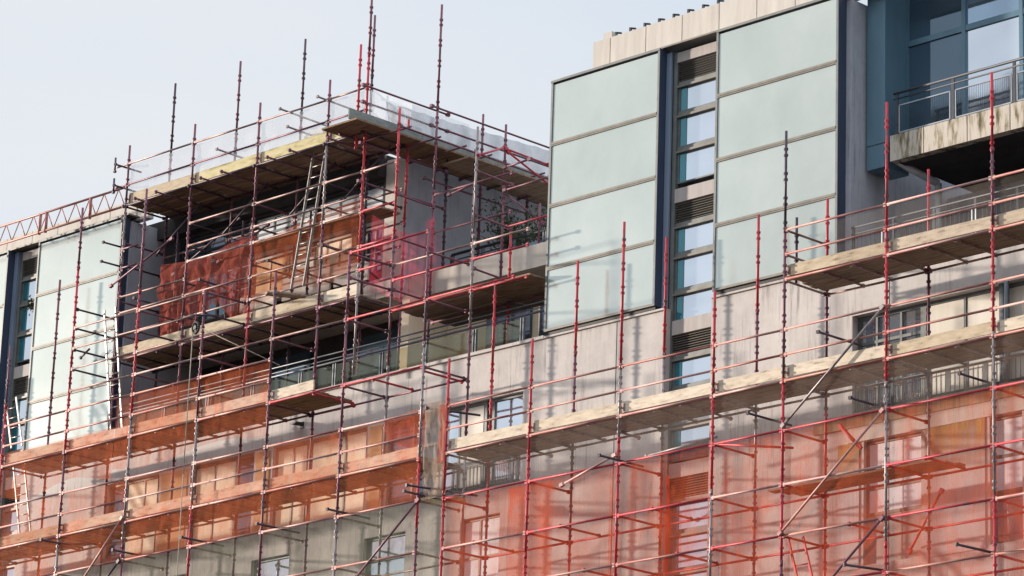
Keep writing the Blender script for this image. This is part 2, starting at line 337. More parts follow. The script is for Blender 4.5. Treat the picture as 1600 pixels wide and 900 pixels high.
# piers in darker render between the bands
for a, b_ in ((-60.9, -59.75), (-57.5, -56.85), (-53.7, -53.1)):
    pr = MB(); pr.box(a+.1, b_-.1, -.02, -.003, 16.0, 17.85); pr.build('timber_panel', 'timber_panel', bld)
# right loggia
window(-39.82, -38.2, S1[0], S1[1], .22, 'window_glass', 'frame_grey', mull=(-39.35, -38.75), trans=(17.35,))
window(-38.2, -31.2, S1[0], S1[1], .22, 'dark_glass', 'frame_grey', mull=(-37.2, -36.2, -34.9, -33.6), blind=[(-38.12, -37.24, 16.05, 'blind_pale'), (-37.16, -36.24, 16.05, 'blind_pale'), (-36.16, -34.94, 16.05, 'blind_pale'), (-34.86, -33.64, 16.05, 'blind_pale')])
pp = MB(); pp.box(-36.3, -36.2, .05, .16, S1[0], S1[1]); pp.tube((-36.1, .02, S1[0]), (-36.1, .02, S1[1]), .05, 10); pp.build('drain_pipe', 'rail_steel', bld)
# floor at 12.7
window(-39.52, -38.12, 13.9, 15.36, .14, 'window_glass', 'frame_tan', trans=(14.80, 14.43), fw=.06, blind=[(-39.46, -38.18, 13.96, 'blind_white')])
pn = MB(); pn.box(-39.52, -38.12, .1, .2, 12.95, 13.895); pn.build('spandrel_panel', 'spandrel', bld)
window(-36.5, -35.75, 13.9, 15.36, .14, 'window_glass', 'frame_tan', trans=(14.6,), fw=.06, blind=[(-36.44, -35.81, 13.96, 'blind_white')])
window(-36.5, -35.75, 12.95, 13.89, .14, 'window_glass', 'frame_tan', fw=.06)
window(-50.62, -49.42, 12.95, 15.36, .14, 'window_glass', 'frame_tan', mull=(-50.1,), trans=(14.5, 13.9), fw=.06, blind=[(-50.56, -50.13, 13.3, 'blind_white'), (-50.07, -49.48, 13.3, 'blind_white')])
window(-53.65, -52.32, 12.95, 15.36, .14, 'window_glass', 'frame_grey', trans=(14.85,), fw=.06)
window(-57.4, -56.1, 12.95, 15.36, .14, 'window_glass', 'frame_grey', trans=(14.85,), fw=.06)
window(-64.6, -62.9, 12.95, 15.36, .14, 'dark_glass', 'frame_grey', trans=(14.85,), fw=.06, blind=[(-64.5, -63.0, 13.1, 'blind')])
window(-61, -59.6, 12.95, 15.36, .14, 'dark_glass', 'frame_grey', trans=(14.85,), fw=.06)
for zf in (9.7, 6.7, 3.7, .7):
    for xa in (-62.8, -59.7, -56.8, -53.6, -50.6, -39.5, -36.5): window(xa, xa+1.35, zf+.25, zf+2.2, .14, 'window_glass', 'frame_grey', trans=(zf+1.4,), fw=.06)
# stained bands and lintels on the right
sb = MB(); sb.box(-40.75, -28, -.05, -.002, 15.66, 15.93); sb.build('slab_edge', 'mossy_concrete', bld)
lb = MB(); lb.box(-39.9, -28, -.03, -.002, 15.37, 15.655); lb.build('lintel', 'cast_stone', bld)
ms = MB(); ms.box(-38.02, -36.6, -.02, -.002, 12.9, 15.365); ms.build('stained_panel', 'stained_panel', bld)
ms = MB(); ms.box(-40.15, -39.62, -.02, -.002, 12.9, 15.365); ms.build('stained_panel', 'stained_panel', bld)
# balcony guard rails of grey steel bars
def bar_railing(x0, x1, z0, z1, Y, step=.11, post=1.25, white=(), name='balcony_railing', rails=(1.0, .86, .1), br=.007):
    r = MB(); h = z1-z0
    for k in rails: r.tube((x0, Y, z0+h*k), (x1, Y, z0+h*k), .024 if k == 1 else .015, 8)
    n = int((x1-x0)/post)
    for i in range(n+1):
        x = x0+.05+i*post; r.box(x-.03, x+.03, Y-.012, Y+.012, z0, z1-.02, 0)
    n = int((x1-x0)/step)
    for i in range(n): r.tube((x0+i*step+.03, Y, z0+h*.1), (x0+i*step+.03, Y, z0+h*.86), br, 5)
    for x in white: r.box(x-.03, x-.005, Y-.03, Y-.015, z0, z0+h*.8, 1); r.box(x+.06, x+.085, Y-.03, Y-.015, z0, z0+h*.8, 1)
    return r.build(name, ['dark_steel', 'white_metal'], bld)
bar_railing(-39.9, -28.5, 18.75, 19.72, .06, white=(-39.1, -36.9, -35.0, -33), post=1.0)
bar_railing(-39.8, -31.2, 15.95, 16.55, .05, post=.9)
bar_railing(-51.0, -48.95, 15.95, 16.6, .05, post=.9)
# glass balustrade between the towers
gb = MB()
for k, x in enumerate((-62.5, -60.9, -59.3, -57.7, -56.05, -54.9, -53.35, -51.95, -50.4, -48.95)):
    gb.box(x-.05, x-.02, -.02, .04, ZT+.07, 19.52); gb.box(x+.03, x+.06, -.02, .04, ZT+.07, 19.52)
gb.tube((-62.6, .01, 19.57), (-48.3, .01, 19.57), .028, 8); gb.tube((-62.6, .12, 19.82), (-48.3, .12, 19.82), .02, 8); gb.tube((-62.6, .12, 19.7), (-48.3, .12, 19.7), .015, 8)
gbo = gb.build('balcony_railing', 'rail_steel', bld)
gp = MB()
xx = (-62.45, -60.9, -59.3, -57.7, -56.05, -54.9, -53.35, -51.95, -50.4, -48.95)
for a, b_ in zip(xx, xx[1:]): gp.box(a+.08, b_-.07, -.008, .008, ZT+.1, 19.5)
gp.build('glass', 'railing_glass', gbo)

# ------------------------------------------------------------------ glazed towers
def clad_group(x0, x1, z0=19.05, z1=24.6, rows=4, Yf=-.08, right_fin=True):
    fr = MB(); h = (z1-z0)/rows
    fr.box(x0, x0+.055, Yf-.02, .13, z0, z1); fr.box(x1-.05, x1, Yf-.02, .13, z0, z1)
    for i in range(rows+1):
        z = z0+i*h
        if 0 < i < rows:
            fr.box(x0+.055, x1-.05, Yf-.028, Yf+.03, z-.018, z+.032, 1); fr.box(x0+.055, x1-.05, Yf-.02, Yf+.03, z-.05, z-.022, 1)
        elif i == rows: fr.box(x0-.01, x1+.01, Yf-.03, .13, z, z+.05, 0)
        else: fr.box(x0+.055, x1-.05, Yf-.02, .13, z, z+.05, 1)
    o = fr.build('cladding_frame', ['frame_grey', 'frame_tan'], bld)
    for i in range(rows):
        z = z0+i*h; p = MB(); p.box(x0+.055, x1-.05, Yf+.002, Yf+.03, z+.03, z+h-.045); p.build('glass_panel', 'white_glass', o)
    if right_fin:
        q = MB(); q.box(x1+.001, x1+.012, Yf-.02, .145, z0, z1+.04); q.build('fin', 'navy_metal', bld)
    return o
clad_group(-48.2, -45.02)
clad_group(-43.42, -40.15)
clad_group(-66.17, -62.86, z1=24.55)
clad_group(-70.6, -67.42, z1=24.55)
# black bars stand in for the shade in the gap below the cladding boxes
for a, b_ in ((-48.2, -45.02), (-43.42, -40.15), (-66.17, -62.86), (-70.6, -67.42)):
    sg = MB(); sg.box(a+.02, b_-.01, -.05, .13, 18.98, 19.048); sg.build('gap_shade', 'black_plastic', bld)
# tower bodies
tb = MB()
tb.box(-48.15, -44.86, .15, 6, ZT+.05, 24.58); tb.box(-43.45, -40.0, .15, .9, ZT+.05, 24.56); tb.box(-43.44, -40.02, .91, 6, ZT+.05, 24.55); tb.box(-44.85, -43.46, .6, 6, ZT, 24.57)
tb.build('tower_wall', 'concrete_blue_shade', bld); tb = MB()
tb.box(-66.2, -62.8, .15, 1.2, ZT+.05, 24.5); tb.box(-66.2, -62.82, 1.21, 6, ZT+.05, 24.5); tb.box(-76, -67.3, .15, 6, ZT+.05, 24.5); tb.box(-67.29, -66.21, .6, 6, ZT, 24.49)
tb.build('tower_wall', 'concrete_blue_shade', bld)
def strip(x0, x1, zbase=8):
    f = MB()     # light blue jamb on the left, thin jamb on the right
    f.box(x0-.20, x0-.06, .10, .3, zbase, 24.57, 0); f.box(x0-.06, x0+.05, .17, .3, zbase, 24.57, 1); f.box(x1, x1+.03, .05, .3, zbase, 24.57, 1)
    o = f.build('window_strip', ['blue_metal', 'frame_grey'], bld)
    for top in (24.55, 21.55, 18.72, 15.72, 12.72):
        sp = MB(); sp.box(x0+.05, x1, .16, .3, top-.22-(.08 if top < 22 else 0), top); sp.build('spandrel', 'spandrel', o)
        z = top-.22-(.08 if top < 22 else 0)
        lv = MB()
        for i in range(8): 
            zz = z-.02-i*.052; lv.obox((x0+.05, .24, zz), (x1, .24, zz), .09, .012, 0, Vector((0, -.6, 1)).normalized())
        lv.box(x0+.05, x1, .29, .3, z-.43, z); lv.build('louvre', 'louvre', o)
        z -= .43
        for wh in (.50, .62, .62):
            fr = MB(); fr.box(x0+.05, x1, .20, .3, z-.07, z, 0); fr.box(x0+.05, x1, .17, .3, z-.125, z-.075, 1)
            fr.box(x0+.05, x0+.1, .22, .3, z-.13-wh, z-.13, 0)
            fr.box(x0+.05, x1, .22, .3, z-.13-wh-.03, z-.13-wh, 0)
            w_ = fr.build('window', ['frame_grey', 'frame_tan'], bld) if False else fr.build('sill', ['frame_grey', 'frame_tan'], o)
            p = MB(); p.box(x0+.1, x1, .25, .27, z-.13-wh, z-.13, 0); p.build('pane', 'window_glass', o)
            p = MB(); p.box(x0+.1, x0+.27, .235, .249, z-.13-wh, z-.13, 0); p.build('pane_shade', 'teal_shade', o)  # shade of the left fin painted as a dark teal strip
            z -= .13+wh+.03
strip(-44.80, -43.52); strip(-67.2, -66.28)
# parapets
rc = MB()
for k in range(20):
    x = -47.38+(k and .52)+max(0, k-1)*1.045
    w_ = .52 if k == 0 else 1.045
    if x < -28: rc.box(x+.012, x+w_-.012, .3, .45, 24.66, 25.45)
rc.box(-47.36, -28, .32, .5, 24.66, 25.42)
rc.build('parapet', 'cast_stone', bld)
rc = MB()
for k in range(8):
    x = -71.2+k*1.045; rc.box(x+.012, min(x+1.033, -62.4), .3, .45, 24.56, 25.12)
rc.box(-72, -62.42, .32, .5, 24.56, 25.09); rc.build('parapet', 'cast_stone', bld)
for a, b_, z in ((-48.0, -40.0, 24.655), (-71, -62.7, 24.605)):
    fl = MB(); fl.box(a, b_, -.04, .3, z, z+.035); fl.build('flashing', 'frame_tan', bld)
for k in range(16):
    br = MB(); x = -46.75+k*.42; br.obox((x, .36, 25.43), (x, .36, 25.55), .04, .05); br.obox((x-.02, .36, 25.55), (x+.12, .4, 25.52), .05, .03); br.build('parapet_bracket', 'dark_metal', bld)
br = MB(); br.box(-47.1, -46.85, .33, .45, 25.455, 25.6); br.build('roof_vent', 'cast_stone', bld)
# ------------------------------------------------------------------ right balcony block
xa = at(1355, 100, .55).x; xb = at(1383, 100, .55).x; xc = -28
cb = MB(); cb.box(xa, xb, .55, 1.3, 21.03, 25.4); cb.build('column_cladding', 'teal_clad', bld)
cj = MB(); cj.box(xa-.003, xb+.004, .545, .8, 21.52, 21.535); cj.build('cladding_joint', 'dark_metal', bld)
fb = MB(); x = xb+.05; n = 0
jx = [at(p, q, .55).x for p, q in ((1390, 215), (1443, 200), (1511, 180), (1578, 162))]; jx += [jx[-1]+1.07*k for k in range(1, 8)]
for a, b_ in zip(jx, jx[1:]): fb = MB(); fb.box(a+.012, b_-.012, .55, .75, 21.1, 21.63); fb.build('balcony_fascia', 'stained_stone', bld)
bs = MB(); bs.box(jx[0]+.01, xc, .58, 6, 21.14, 21.58); bs.build('balcony_slab', 'concrete_dark_shade', bld)
# storey wall below the balcony, deep in the shade
sw = MB(); sw.box(-40.0, -28, 3.2, 3.4, 18.7, 21.14); sw.build('recess_wall', 'concrete_blue_shade', bld)
a = at(1392, 247, .8); b_ = at(1468, 288, 2.6)
a = at(1392, 247, .8); b_ = at(1466, 287, 1.7)
dp = MB(); dp.tube(a, b_, .075, 12); dp.tube(b_, (b_.x, b_.y, 19.6), .07, 12); dp.build('drain_pipe', 'white_metal', bld)
# window wall of the upper storey
WY = 1.28
wx = [at(p, 60, WY).x for p in (1419, 1508, 1598)]; wx += [wx[-1]+1.45, wx[-1]+2.9, wx[-1]+4.35, wx[-1]+5.8]
zt = at(1505, 46, WY).z
fr = MB()
for x in wx: fr.box(x-.045, x+.045, WY-.06, WY+.03, 21.6, 26.5)
fr.box(wx[0], wx[-1], WY-.05, WY+.03, zt-.06, zt+.06); fr.box(wx[0], wx[-1], WY-.05, WY+.03, 21.6, 21.75)
fo = fr.build('window_wall', 'teal_clad', bld)
for k, (a, b_) in enumerate(zip(wx, wx[1:])):
    for z0, z1, g_ in ((21.75, zt-.06, 'window_glass'), (zt+.06, 26.5, 'blue_glass')):
        p = MB(); p.box(a+.045, b_-.045, WY-.01, WY+.01, z0, z1); p.build('pane', 'dark_glass' if k == 0 else g_, fo)  # first panes use darker glass: a dark reflection put into the colour
jm = MB(); jm.box(xb+.002, wx[0]-.05, 1.15, 1.3, 21.6, 26.5); jm.build('wall_cladding', 'teal_clad', bld)
# balcony railing with wire mesh infill panels
RY = .62
r = MB(); x0r = at(1397, 147, RY).x; zr = at(1397, 147, RY).z; x1r = -29
r.tube((x0r, RY, zr), (x1r, RY, zr), .03, 8); r.tube((x0r, RY, zr-.12), (x1r, RY, zr-.12), .018, 8)
px = [x0r+.07, at(1489, 150, RY).x, at(1585, 120, RY).x]; d_ = px[2]-px[1]; px += [px[2]+d_*k for k in range(1, 6)]
for x in px: r.box(x-.035, x+.035, RY-.012, RY+.012, 21.64, zr)
ro = r.build('balcony_railing', 'dark_steel', bld)
for a, b_ in zip(px, px[1:]):
    q = MB(); z0, z1 = 21.68, zr-.27
    for c in (z0, z1): q.box(a+.07, b_-.07, RY-.014, RY+.014, c-.012, c+.012)
    for c in (a+.07, b_-.07): q.box(c-.012, c+.012, RY-.014, RY+.014, z0, z1)
    n = int((b_-a)/.045)
    for i in range(n): 
        x = a+.09+i*.045
        if x < b_-.08: q.tube((x, RY, z0), (x, RY, z1), .004, 4, 1, caps=False)
    q.build('mesh_panel', ['panel_frame', 'dark_metal'], ro)

# ------------------------------------------------------------------ penthouse
PY = 1.2; PX0, PX1 = -62.75, -54.4
sl = MB(); sl.box(PX0, PX1+.05, PY-.15, 7, 21.25, 21.72); sl.build('penthouse_floor', 'concrete', bld)
ph = [(-62.2, -59.6, 23.3, 24.12), (-59.5, -57.3, 23.3, 24.12), (-57.2, -54.9, 23.3, 24.12),
      (-62.2, -60.0, 21.9, 23.12), (-59.5, -57.5, 21.9, 23.12), (-57.3, -55.9, 21.9, 23.12), (-55.75, -54.85, 21.9, 23.12)]
wall(PX0, PX1-.42, 21.72, 24.6, PY, .3, ph[:]).build('penthouse_wall', 'concrete_dark_shade', bld)  # shade below the roof deck put into the wall colour
q = MB(); q.box(PX1-.41, PX1-.002, PY-.01, PY+.3, 21.73, 24.6); q.build('corner_pier', 'cast_stone', bld)
for (a, b_, c, d_) in ((-59.5, -58.2, 21.73, 22.1), (-57.9, -56.3, 21.73, 22.35), (-56.1, -55.0, 21.73, 22.2), (-57.6, -56.9, 22.4, 22.75)):
    q = MB(); q.obox((a, PY-.3, (c+d_)/2), (b_, PY-.25, (c+d_)/2), .05, d_-c); q.build('insulation_board', 'blind_pale', bld)
for k, h in enumerate(ph):
    gl_ = 'blue_glass' if k < 3 else 'dark_glass'
    if k in (0, 3): gl_ = 'dark_glass'
    bl = [(h[0]+.08, h[1]-.08, h[2]+.12, 'timber_panel' if k == 4 else 'blind')] if k in (4, 5) else ([(h[0]+.08, h[1]-.08, h[2]+.08, 'sky_sheen')] if k in (1, 2) else None)  # clerestory sheets are no blinds: sky reflection painted in pale blue
    window(h[0], h[1], h[2], h[3], PY+.1, gl_, 'dark_metal' if k < 3 else 'frame_tan', mull=tuple(h[0]+(h[1]-h[0])*t for t in (.33, .66)), trans=((h[2]+h[3])/2,) if k < 3 else (), blind=bl)
sd = MB(); sd.box(PX1-.25, PX1, PY+.301, 9, 21.72, 24.6); sd.box(PX0, PX1, 8.8, 9, 21.72, 24.6); sd.build('penthouse_side_wall', 'concrete_blue_shade', bld)
rf = MB(); rf.box(PX0, PX1, PY+.31, 9, 24.602, 24.75); rf.box(-66, PX1-.43, .936, PY-.012, 24.2, 24.66); rf.box(-66, PX1-.43, PY-.011, PY+.309, 24.602, 24.75); rf.build('penthouse_roof', 'concrete_dark_shade', bld)
ts = MB(); ts.box(-54.34, -48.16, 1.6, 9, 21.27, 21.80); ts.build('terrace_slab', 'cast_stone', bld)
tw = MB(); tw.box(-54.39, -48.2, 8.8, 9, 21.81, 24.5); tw.build('terrace_back_wall', 'concrete_blue_shade', bld)
tr_ = MB(); zz = 22.47
tr_.tube((-53.9, 2.5, zz), (-48.2, 2.5, zz), .035, 8, 0); tr_.tube((-53.9, 2.5, zz-.14), (-48.2, 2.5, zz-.14), .015, 8, 0)
for x in (-53.9, -52.9, -51.9, -50.9, -50.1, -49.1): tr_.box(x-.05, x-.02, 2.48, 2.53, 21.8, zz, 1); tr_.box(x+.03, x+.06, 2.48, 2.53, 21.8, zz, 1)
to = tr_.build('terrace_railing', ['dark_metal', 'rail_steel'], bld)
gp = MB(); gp.box(-53.85, -48.2, 2.5, 2.512, 21.85, zz-.2); gp.build('glass', 'dark_glass', to)

# ------------------------------------------------------------------ scaffolding
TUBES = ['tube_red', 'tube_purple', 'tube_galv', 'tube_dark']
def standard(root, X, Y, ztop, zbot=-1.6, pal=(0, 1, 1, 2), top=None, ztip=None):
    m = MB(); z = ztop; first = True; lean = random.uniform(-.004, .004)
    if ztop-zbot > 3: 
        pass
    while z > zbot+.01:
        L = random.choice((1.5, 2.0, 2.5, 3.0)); z2 = max(zbot, z-L)
        c = top if (first and top is not None) else random.choice(pal)
        m.tube((X, Y, z2), (X, Y, z), .027, 10, c)
        if not first: m.tube((X, Y, z-.06), (X, Y, z+.06), .033, 10, c)
        zz = z-.12-(.25 if first else .1)
        while zz > max(z2+.05, 8.0):
            for dz in (0, .125):      # pairs of V-pressings that take the ledger ends
                m.box(X-.047, X+.047, Y-.012, Y+.012, zz-dz-.02, zz-dz+.02, c); m.box(X-.012, X+.012, Y-.047, Y+.047, zz-dz-.019, zz-dz+.019, c)
            zz -= .495
        first = False; z = z2
    m.box(X-.07, X+.07, Y-.07, Y+.07, zbot, zbot+.01, 3) if zbot < 0 else None
    return m.build('standard', TUBES, root)
def ledger(root, X0, X1, Y, z, mat='tube_rust', name='ledger', ext=(0, 0)):
    m = MB(); dz = random.uniform(-.008, .008)
    m.tube((X0-ext[0], Y-.0, z), (X1+ext[1], Y, z+dz), .0245, 8)
    for x in (X0+.045, X1-.045): m.box(x-.03, x+.03, Y-.02, Y+.02, z-.045, z+.035)
    return m.build(name, mat, root)
def transom(root, X, Y0, Y1, z, mat='tube_dark', name='transom'):
    m = MB(); m.tube((X, Y0, z), (X, Y1, z), .0245, 8)
    for y in (Y0+.045, Y1-.045): m.box(X-.02, X+.02, y-.03, y+.03, z-.045, z+.035)
    return m.build(name, mat, root)
def platform(root, X0, X1, Y0, Y1, z, n=5):
    m = MB(); w_ = (Y1-Y0)/n
    for i in range(n):
        a = Y0+i*w_; e0, e1 = random.uniform(-.04, .04), random.uniform(-.04, .04); dz = random.uniform(-.006, .006)
        m.box(X0+.01+(e0 if i else 0), X1-.01+e1*.2, a+.010, a+w_-.010, z+dz*2, z+.038+dz*2)
    o = m.build('platform', 'plank', root)
    return o
def toe(root, X0, X1, Y, z, mat='toe_wood', h=.225):
    m = MB(); m.obox((X0+.01, Y, z+h/2+random.uniform(-.01, .015)), (X1-.01, Y, z+h/2+random.uniform(-.01, .015)), .034, h)
    m.box(X0+.02, X0+.1, Y-.025, Y-.018, z+.03, z+h-.04, 1)      # end hoop
    return m.build('toe_board', [mat, 'tube_rust'], root)
def brace(root, p, q, mat='tube_purple', r=.0245):
    m = MB(); p, q = Vector(p), Vector(q); m.tube(p, q, r, 8)
    d = (q-p).normalized()
    for c in (p+d*.04, q-d*.04): m.obox(c-d*.05, c+d*.05, .07, .07)
    return m.build('brace', mat, root)
def pole(root, p, q, mat='tube_dark', name='loose_tube'):
    m = MB(); m.tube(p, q, .0245, 8); d = (Vector(q)-Vector(p)).normalized(); m.obox(Vector(p)+d*.0, Vector(p)+d*.05, .062, .062)
    return m.build(name, mat, root)

# ---- right facade scaffold
SR = thing('facade_scaffold', 'scaffold with long platforms across the right half of the facade, red netting below', 'scaffolding', (-42, -1.1, -1.6), 'scaffolds on the building')
XR = [-49.31, -46.86, -44.35, -41.86, -40.07, -37.56, -35.08, -32.6, -30.1]
OT = [18.31, 18.31, 20.3, 18.39, 21.28, 21.3, 21.31, 21.3, 21.3]
IT = [20.3, 20.25, 20.27, 20.24, 20.2, 20.27, 20.2, 20.2, 20.2]
tops = [0, 0, 0, 0, 3, 0, 0, 0, 0]
for k, X in enumerate(XR):
    standard(SR, X, O, OT[k], pal=(0, 0, 1, 2, 0) , top=tops[k])
    standard(SR, X+.04, I, IT[k], pal=(0, 1, 1, 2), top=0)
XR2 = list(zip(XR, XR[1:]))
for k, (a, b_) in enumerate(XR2):
    for z in (17.3, 16.8): ledger(SR, a, b_, O, z, 'tube_salmon')
    ledger(SR, a, b_, O, 16.29, 'tube_salmon'); ledger(SR, a+.04, b_+.04, I, 16.25, 'tube_rust')
    if k >= 4:
        for z in (19.28, 18.79, 18.29): ledger(SR, a, b_, O, z, 'tube_salmon')
        ledger(SR, a+.04, b_+.04, I, 18.25, 'tube_rust')
    for z in (15.33, 14.28, 13.3, 12.3): ledger(SR, a, b_, O, z, 'tube_red' if z > 14.5 or random.random() < .4 else 'tube_salmon')
    for z in (14.28, 13.3, 12.3): ledger(SR, a+.04, b_+.04, I, z, 'tube_red')
    platform(SR, a, b_, O+.1, I-.02, 16.33); toe(SR, a, b_, O+.075, 16.36)
    if k >= 4: platform(SR, a, b_, O+.1, I-.02, 18.33); toe(SR, a, b_, O+.075, 18.36)
    for t in (.36, .64):
        if b_-a > 1.9:
            X = a+(b_-a)*t
            transom(SR, X, O+.02, I+.35 if t > .5 else I+.1, 16.29, 'tube_rust')
            if k >= 4: transom(SR, X, O+.02, I+.1, 18.29, 'tube_rust')
            if random.random() < .75: transom(SR, X, O, I, 13.32 if t > .5 else 14.3, 'tube_red')
for k, X in enumerate(XR):
    for z, mt in ((16.27, 'tube_rust'), (15.33, 'tube_red'), (14.28, 'tube_red'), (13.3, 'tube_red'), (12.3, 'tube_red')): transom(SR, X, O, I, z, mt)
    if k >= 4: transom(SR, X, O, I, 18.27, 'tube_rust')
transom(SR, XR[4], O, I, 19.28, 'tube_rust'); transom(SR, XR[4], O, I, 18.79, 'tube_rust')
standard(SR, at(1245, 345, -1.3).x, -1.3, at(1245, 340, -1.3).z, 18.3, pal=(3,), top=3)
brace(SR, (-37.58, O-.05, 17.3), (-40.05, O-.05, 15.38), 'tube_galv'); brace(SR, (-37.58, O-.05, 15.33), (-40.09, O-.05, 13.32), 'tube_salmon')
brace(SR, (-37.58, O-.05, 13.31), (-40.1, O-.05, 11.3), 'tube_purple'); brace(SR, (-44.37, O-.05, 15.5), (-45.9, O-.03, 15.1), 'tube_salmon')
brace(SR, (-38.0, I, 12.9), (-37.2, I, 14.0), 'tube_red')
brace(SR, at(1312, 665, -.6), at(1345, 700, -.6), 'tube_red', .04)
# through ties: long dark tubes lying across the ledgers
for (x0, y0, x1, y1) in ((1167, 645, 1225, 664), (1327, 621, 1388, 638), (1498, 583, 1562, 600), (935, 711, 975, 722), (1277, 518, 1345, 552)):
    p = at(x0, y0, -2.35); L = at(x1, y1, -1.2)
    pole(SR, (p.x, -2.35, p.z), (p.x+.02, -1.1, p.z), 'tube_dark')
pole(SR, at(1493, 850, -2.3), at(1553, 864, -1.6), 'tube_dark'); pole(SR, at(1318, 882, -2.3), at(1380, 891, -1.6), 'tube_dark')
# loose boards across the red bays
m = MB(); p = at(1212, 776, -1.1)
for i in range(3): m.box(-40.75+i*.12, -36.75+i*.1, -1.35+i*.235, -1.13+i*.235, 14.31, 14.348)
m.build('platform', 'plank', SR)
m = MB()
for i in range(2): m.box(-44.2, -42.0, -1.3+i*.235, -1.08+i*.235, 12.33, 12.37)
m.build('platform', 'plank', SR)
# right end: higher rail of the mid bay
pole(SR, (-41.86, O, 15.34), (-40.0, -1.5, 15.02), 'tube_red'); pole(SR, (-44.3, -1.0, 15.6), (-42.4, -1.0, 15.7), 'tube_galv')

# ---- left facade scaffold
SL = thing('facade_scaffold', 'scaffold across the left half of the facade, its two long platforms screened with orange netting', 'scaffolding', (-57, -1.1, -1.6), 'scaffolds on the building')
XL = [-67.2, -64.72, -62.27, -59.86, -57.48, -55.04, -52.6, -50.1]
LT = [21.3, 21.28, 24.26, 24.23, 21.32, 21.28, 21.3, 21.26]
for k, X in enumerate(XL):
    standard(SL, X, O, LT[k], pal=(1, 1, 0, 2), top=1)
standard(SL, -67.1, I, 21.2, pal=(1, 1, 2)); standard(SL, -64.6, I, 23.19, pal=(1, 1, 0))
XL2 = list(zip(XL, XL[1:]))
for k, (a, b_) in enumerate(XL2):
    for z in (17.3, 16.8, 16.29, 15.4, 14.3, 13.3): ledger(SL, a, b_, O, z, 'tube_salmon')
    for z in (16.25, 14.3, 13.3): ledger(SL, a+.05, b_+.05, I, z, 'tube_rust')
    platform(SL, a, b_, O+.1, I-.02, 16.33); toe(SL, a, b_, O+.075, 16.36)
    if 1 <= k <= 4:
        for z in (19.28, 18.79): ledger(SL, a, b_, O, z, 'tube_salmon')
        platform(SL, a, b_, O+.1, I-.02, 18.33); toe(SL, a, b_, O+.075, 18.36)
    if k >= 1: ledger(SL, a, b_, O, 18.29, 'tube_red' if k > 4 else 'tube_salmon'); ledger(SL, a+.05, b_+.05, I, 18.25, 'tube_purple')
    for t in (.36, .64):
        X = a+(b_-a)*t
        transom(SL, X, O+.02, I+.1, 16.29, 'tube_rust')
        if 1 <= k <= 4: transom(SL, X, O+.02, I+.1, 18.29, 'tube_rust')
for k, X in enumerate(XL):
    for z in (16.27, 15.4, 14.3, 13.3): transom(SL, X, O, I, z, 'tube_rust')
    transom(SL, X, O, I, 18.27, 'tube_purple')
for X in (-53.6, -51.7): transom(SL, X, O, I, 18.28, 'tube_red')
transom(SL, -50.15, O, I, 18.2, 'tube_red')
platform(SL, -55.03, -53.62, O+.1, I-.02, 18.33); toe(SL, -55.03, -53.64, O+.075, 18.36)
ledger(SL, -55.04, -53.6, I+.04, 18.26, 'tube_red')
# higher outer rails in front of the penthouse
for a, b_ in XL2[2:]: ledger(SL, a, b_, O, 19.75, 'tube_rust' if a < -53 else 'tube_red')
ledger(SL, -50.1, -47.45, O, 19.75, 'tube_red')
for a, b_ in XL2[2:4]:
    for z in (21.28, 20.78, 20.28): ledger(SL, a, b_, O, z, 'tube_rust')
for X in (-62.25,):
    for z in (21.75, 21.28, 20.76, 20.28): transom(SL, X, O, I, z, 'tube_dark')
for X in XL[3:]:
    for z in (19.75,): transom(SL, X, O, I, z, 'tube_purple')
for X in (-59.86, -57.48): transom(SL, X, O, I, 21.28, 'tube_purple'); transom(SL, X, O, I, 20.78, 'tube_dark')
transom(SL, -50.1, O, I, 20.8, 'tube_purple'); transom(SL, -52.6, O, I, 20.7, 'tube_purple'); transom(SL, -52.6, O, I, 21.25, 'tube_purple')
ledger(SL, -52.6, -50.1, O, 21.26, 'tube_red')
brace(SL, (-50.0, O-.05, 15.41), (-51.9, O-.05, 13.95), 'tube_purple'); brace(SL, (-59.86, O-.05, 16.4), (-61.2, O-.05, 15.1), 'tube_salmon'); brace(SL, (-59.87, O-.05, 15.4), (-60.6, O-.05, 14.8), 'tube_dark')
for (x0, y0) in ((63, 843), (175, 859), (282, 839), (510, 795), (400, 818), (630, 767)):
    p = at(x0, y0, -2.25); pole(SL, p, (p.x+.02, -1.05, p.z), 'tube_dark')
for z_, y_ in ((15.62, -2.2), (17.35, -1.75)): pole(SL, (-49.95, y_, z_), (-49.5, -.6, z_), 'tube_dark')
pole(SL, at(125, 560, -.3), at(140, 545, -.3), 'tube_dark')

# ---- penthouse scaffold
SP = thing('penthouse_scaffold', 'tall scaffold boxed around the rooftop penthouse, bare poles rising above its boarded roof deck', 'scaffolding', (-57, 0, 12.3), 'scaffolds on the building')
XP = [-62.2, -59.74, -57.38, -54.95]
for k, X in enumerate(XP):
    standard(SP, X, I, 26.13, 12, pal=(1, 1, 2, 1, 0), top=1)
    standard(SP, X+.06, B3, 28.05, 18.95, pal=(1, 3, 1), top=3 if k in (0, 2) else 1)
standard(SP, -53.66, I, 27.95, 18.95, pal=(1, 0, 2), top=1); standard(SP, -53.95, I, 26.75, 24.3, pal=(0,), top=0)
standard(SP, -52.54, I, 24.9, 12, pal=(1, 2, 1), top=0); standard(SP, -50.0, I, 23.9, 12, pal=(2, 1), top=2)
standard(SP, -53.56, B3, 25.19, 18.95, pal=(1, 2, 1), top=0); standard(SP, -52.62, B3, 27.75, 18.95, pal=(1, 2, 1), top=1)
standard(SP, -50.1, B3, 21.84, 18.95, pal=(0,), top=0)
standard(SP, -53.66, 2.0, 24.6, 21.8, pal=(3,), top=3); standard(SP, -53.66, 3.08, 26.0, 21.8, pal=(1,), top=1); standard(SP, -53.66, 4.6, 24.6, 21.8, pal=(1,), top=1)
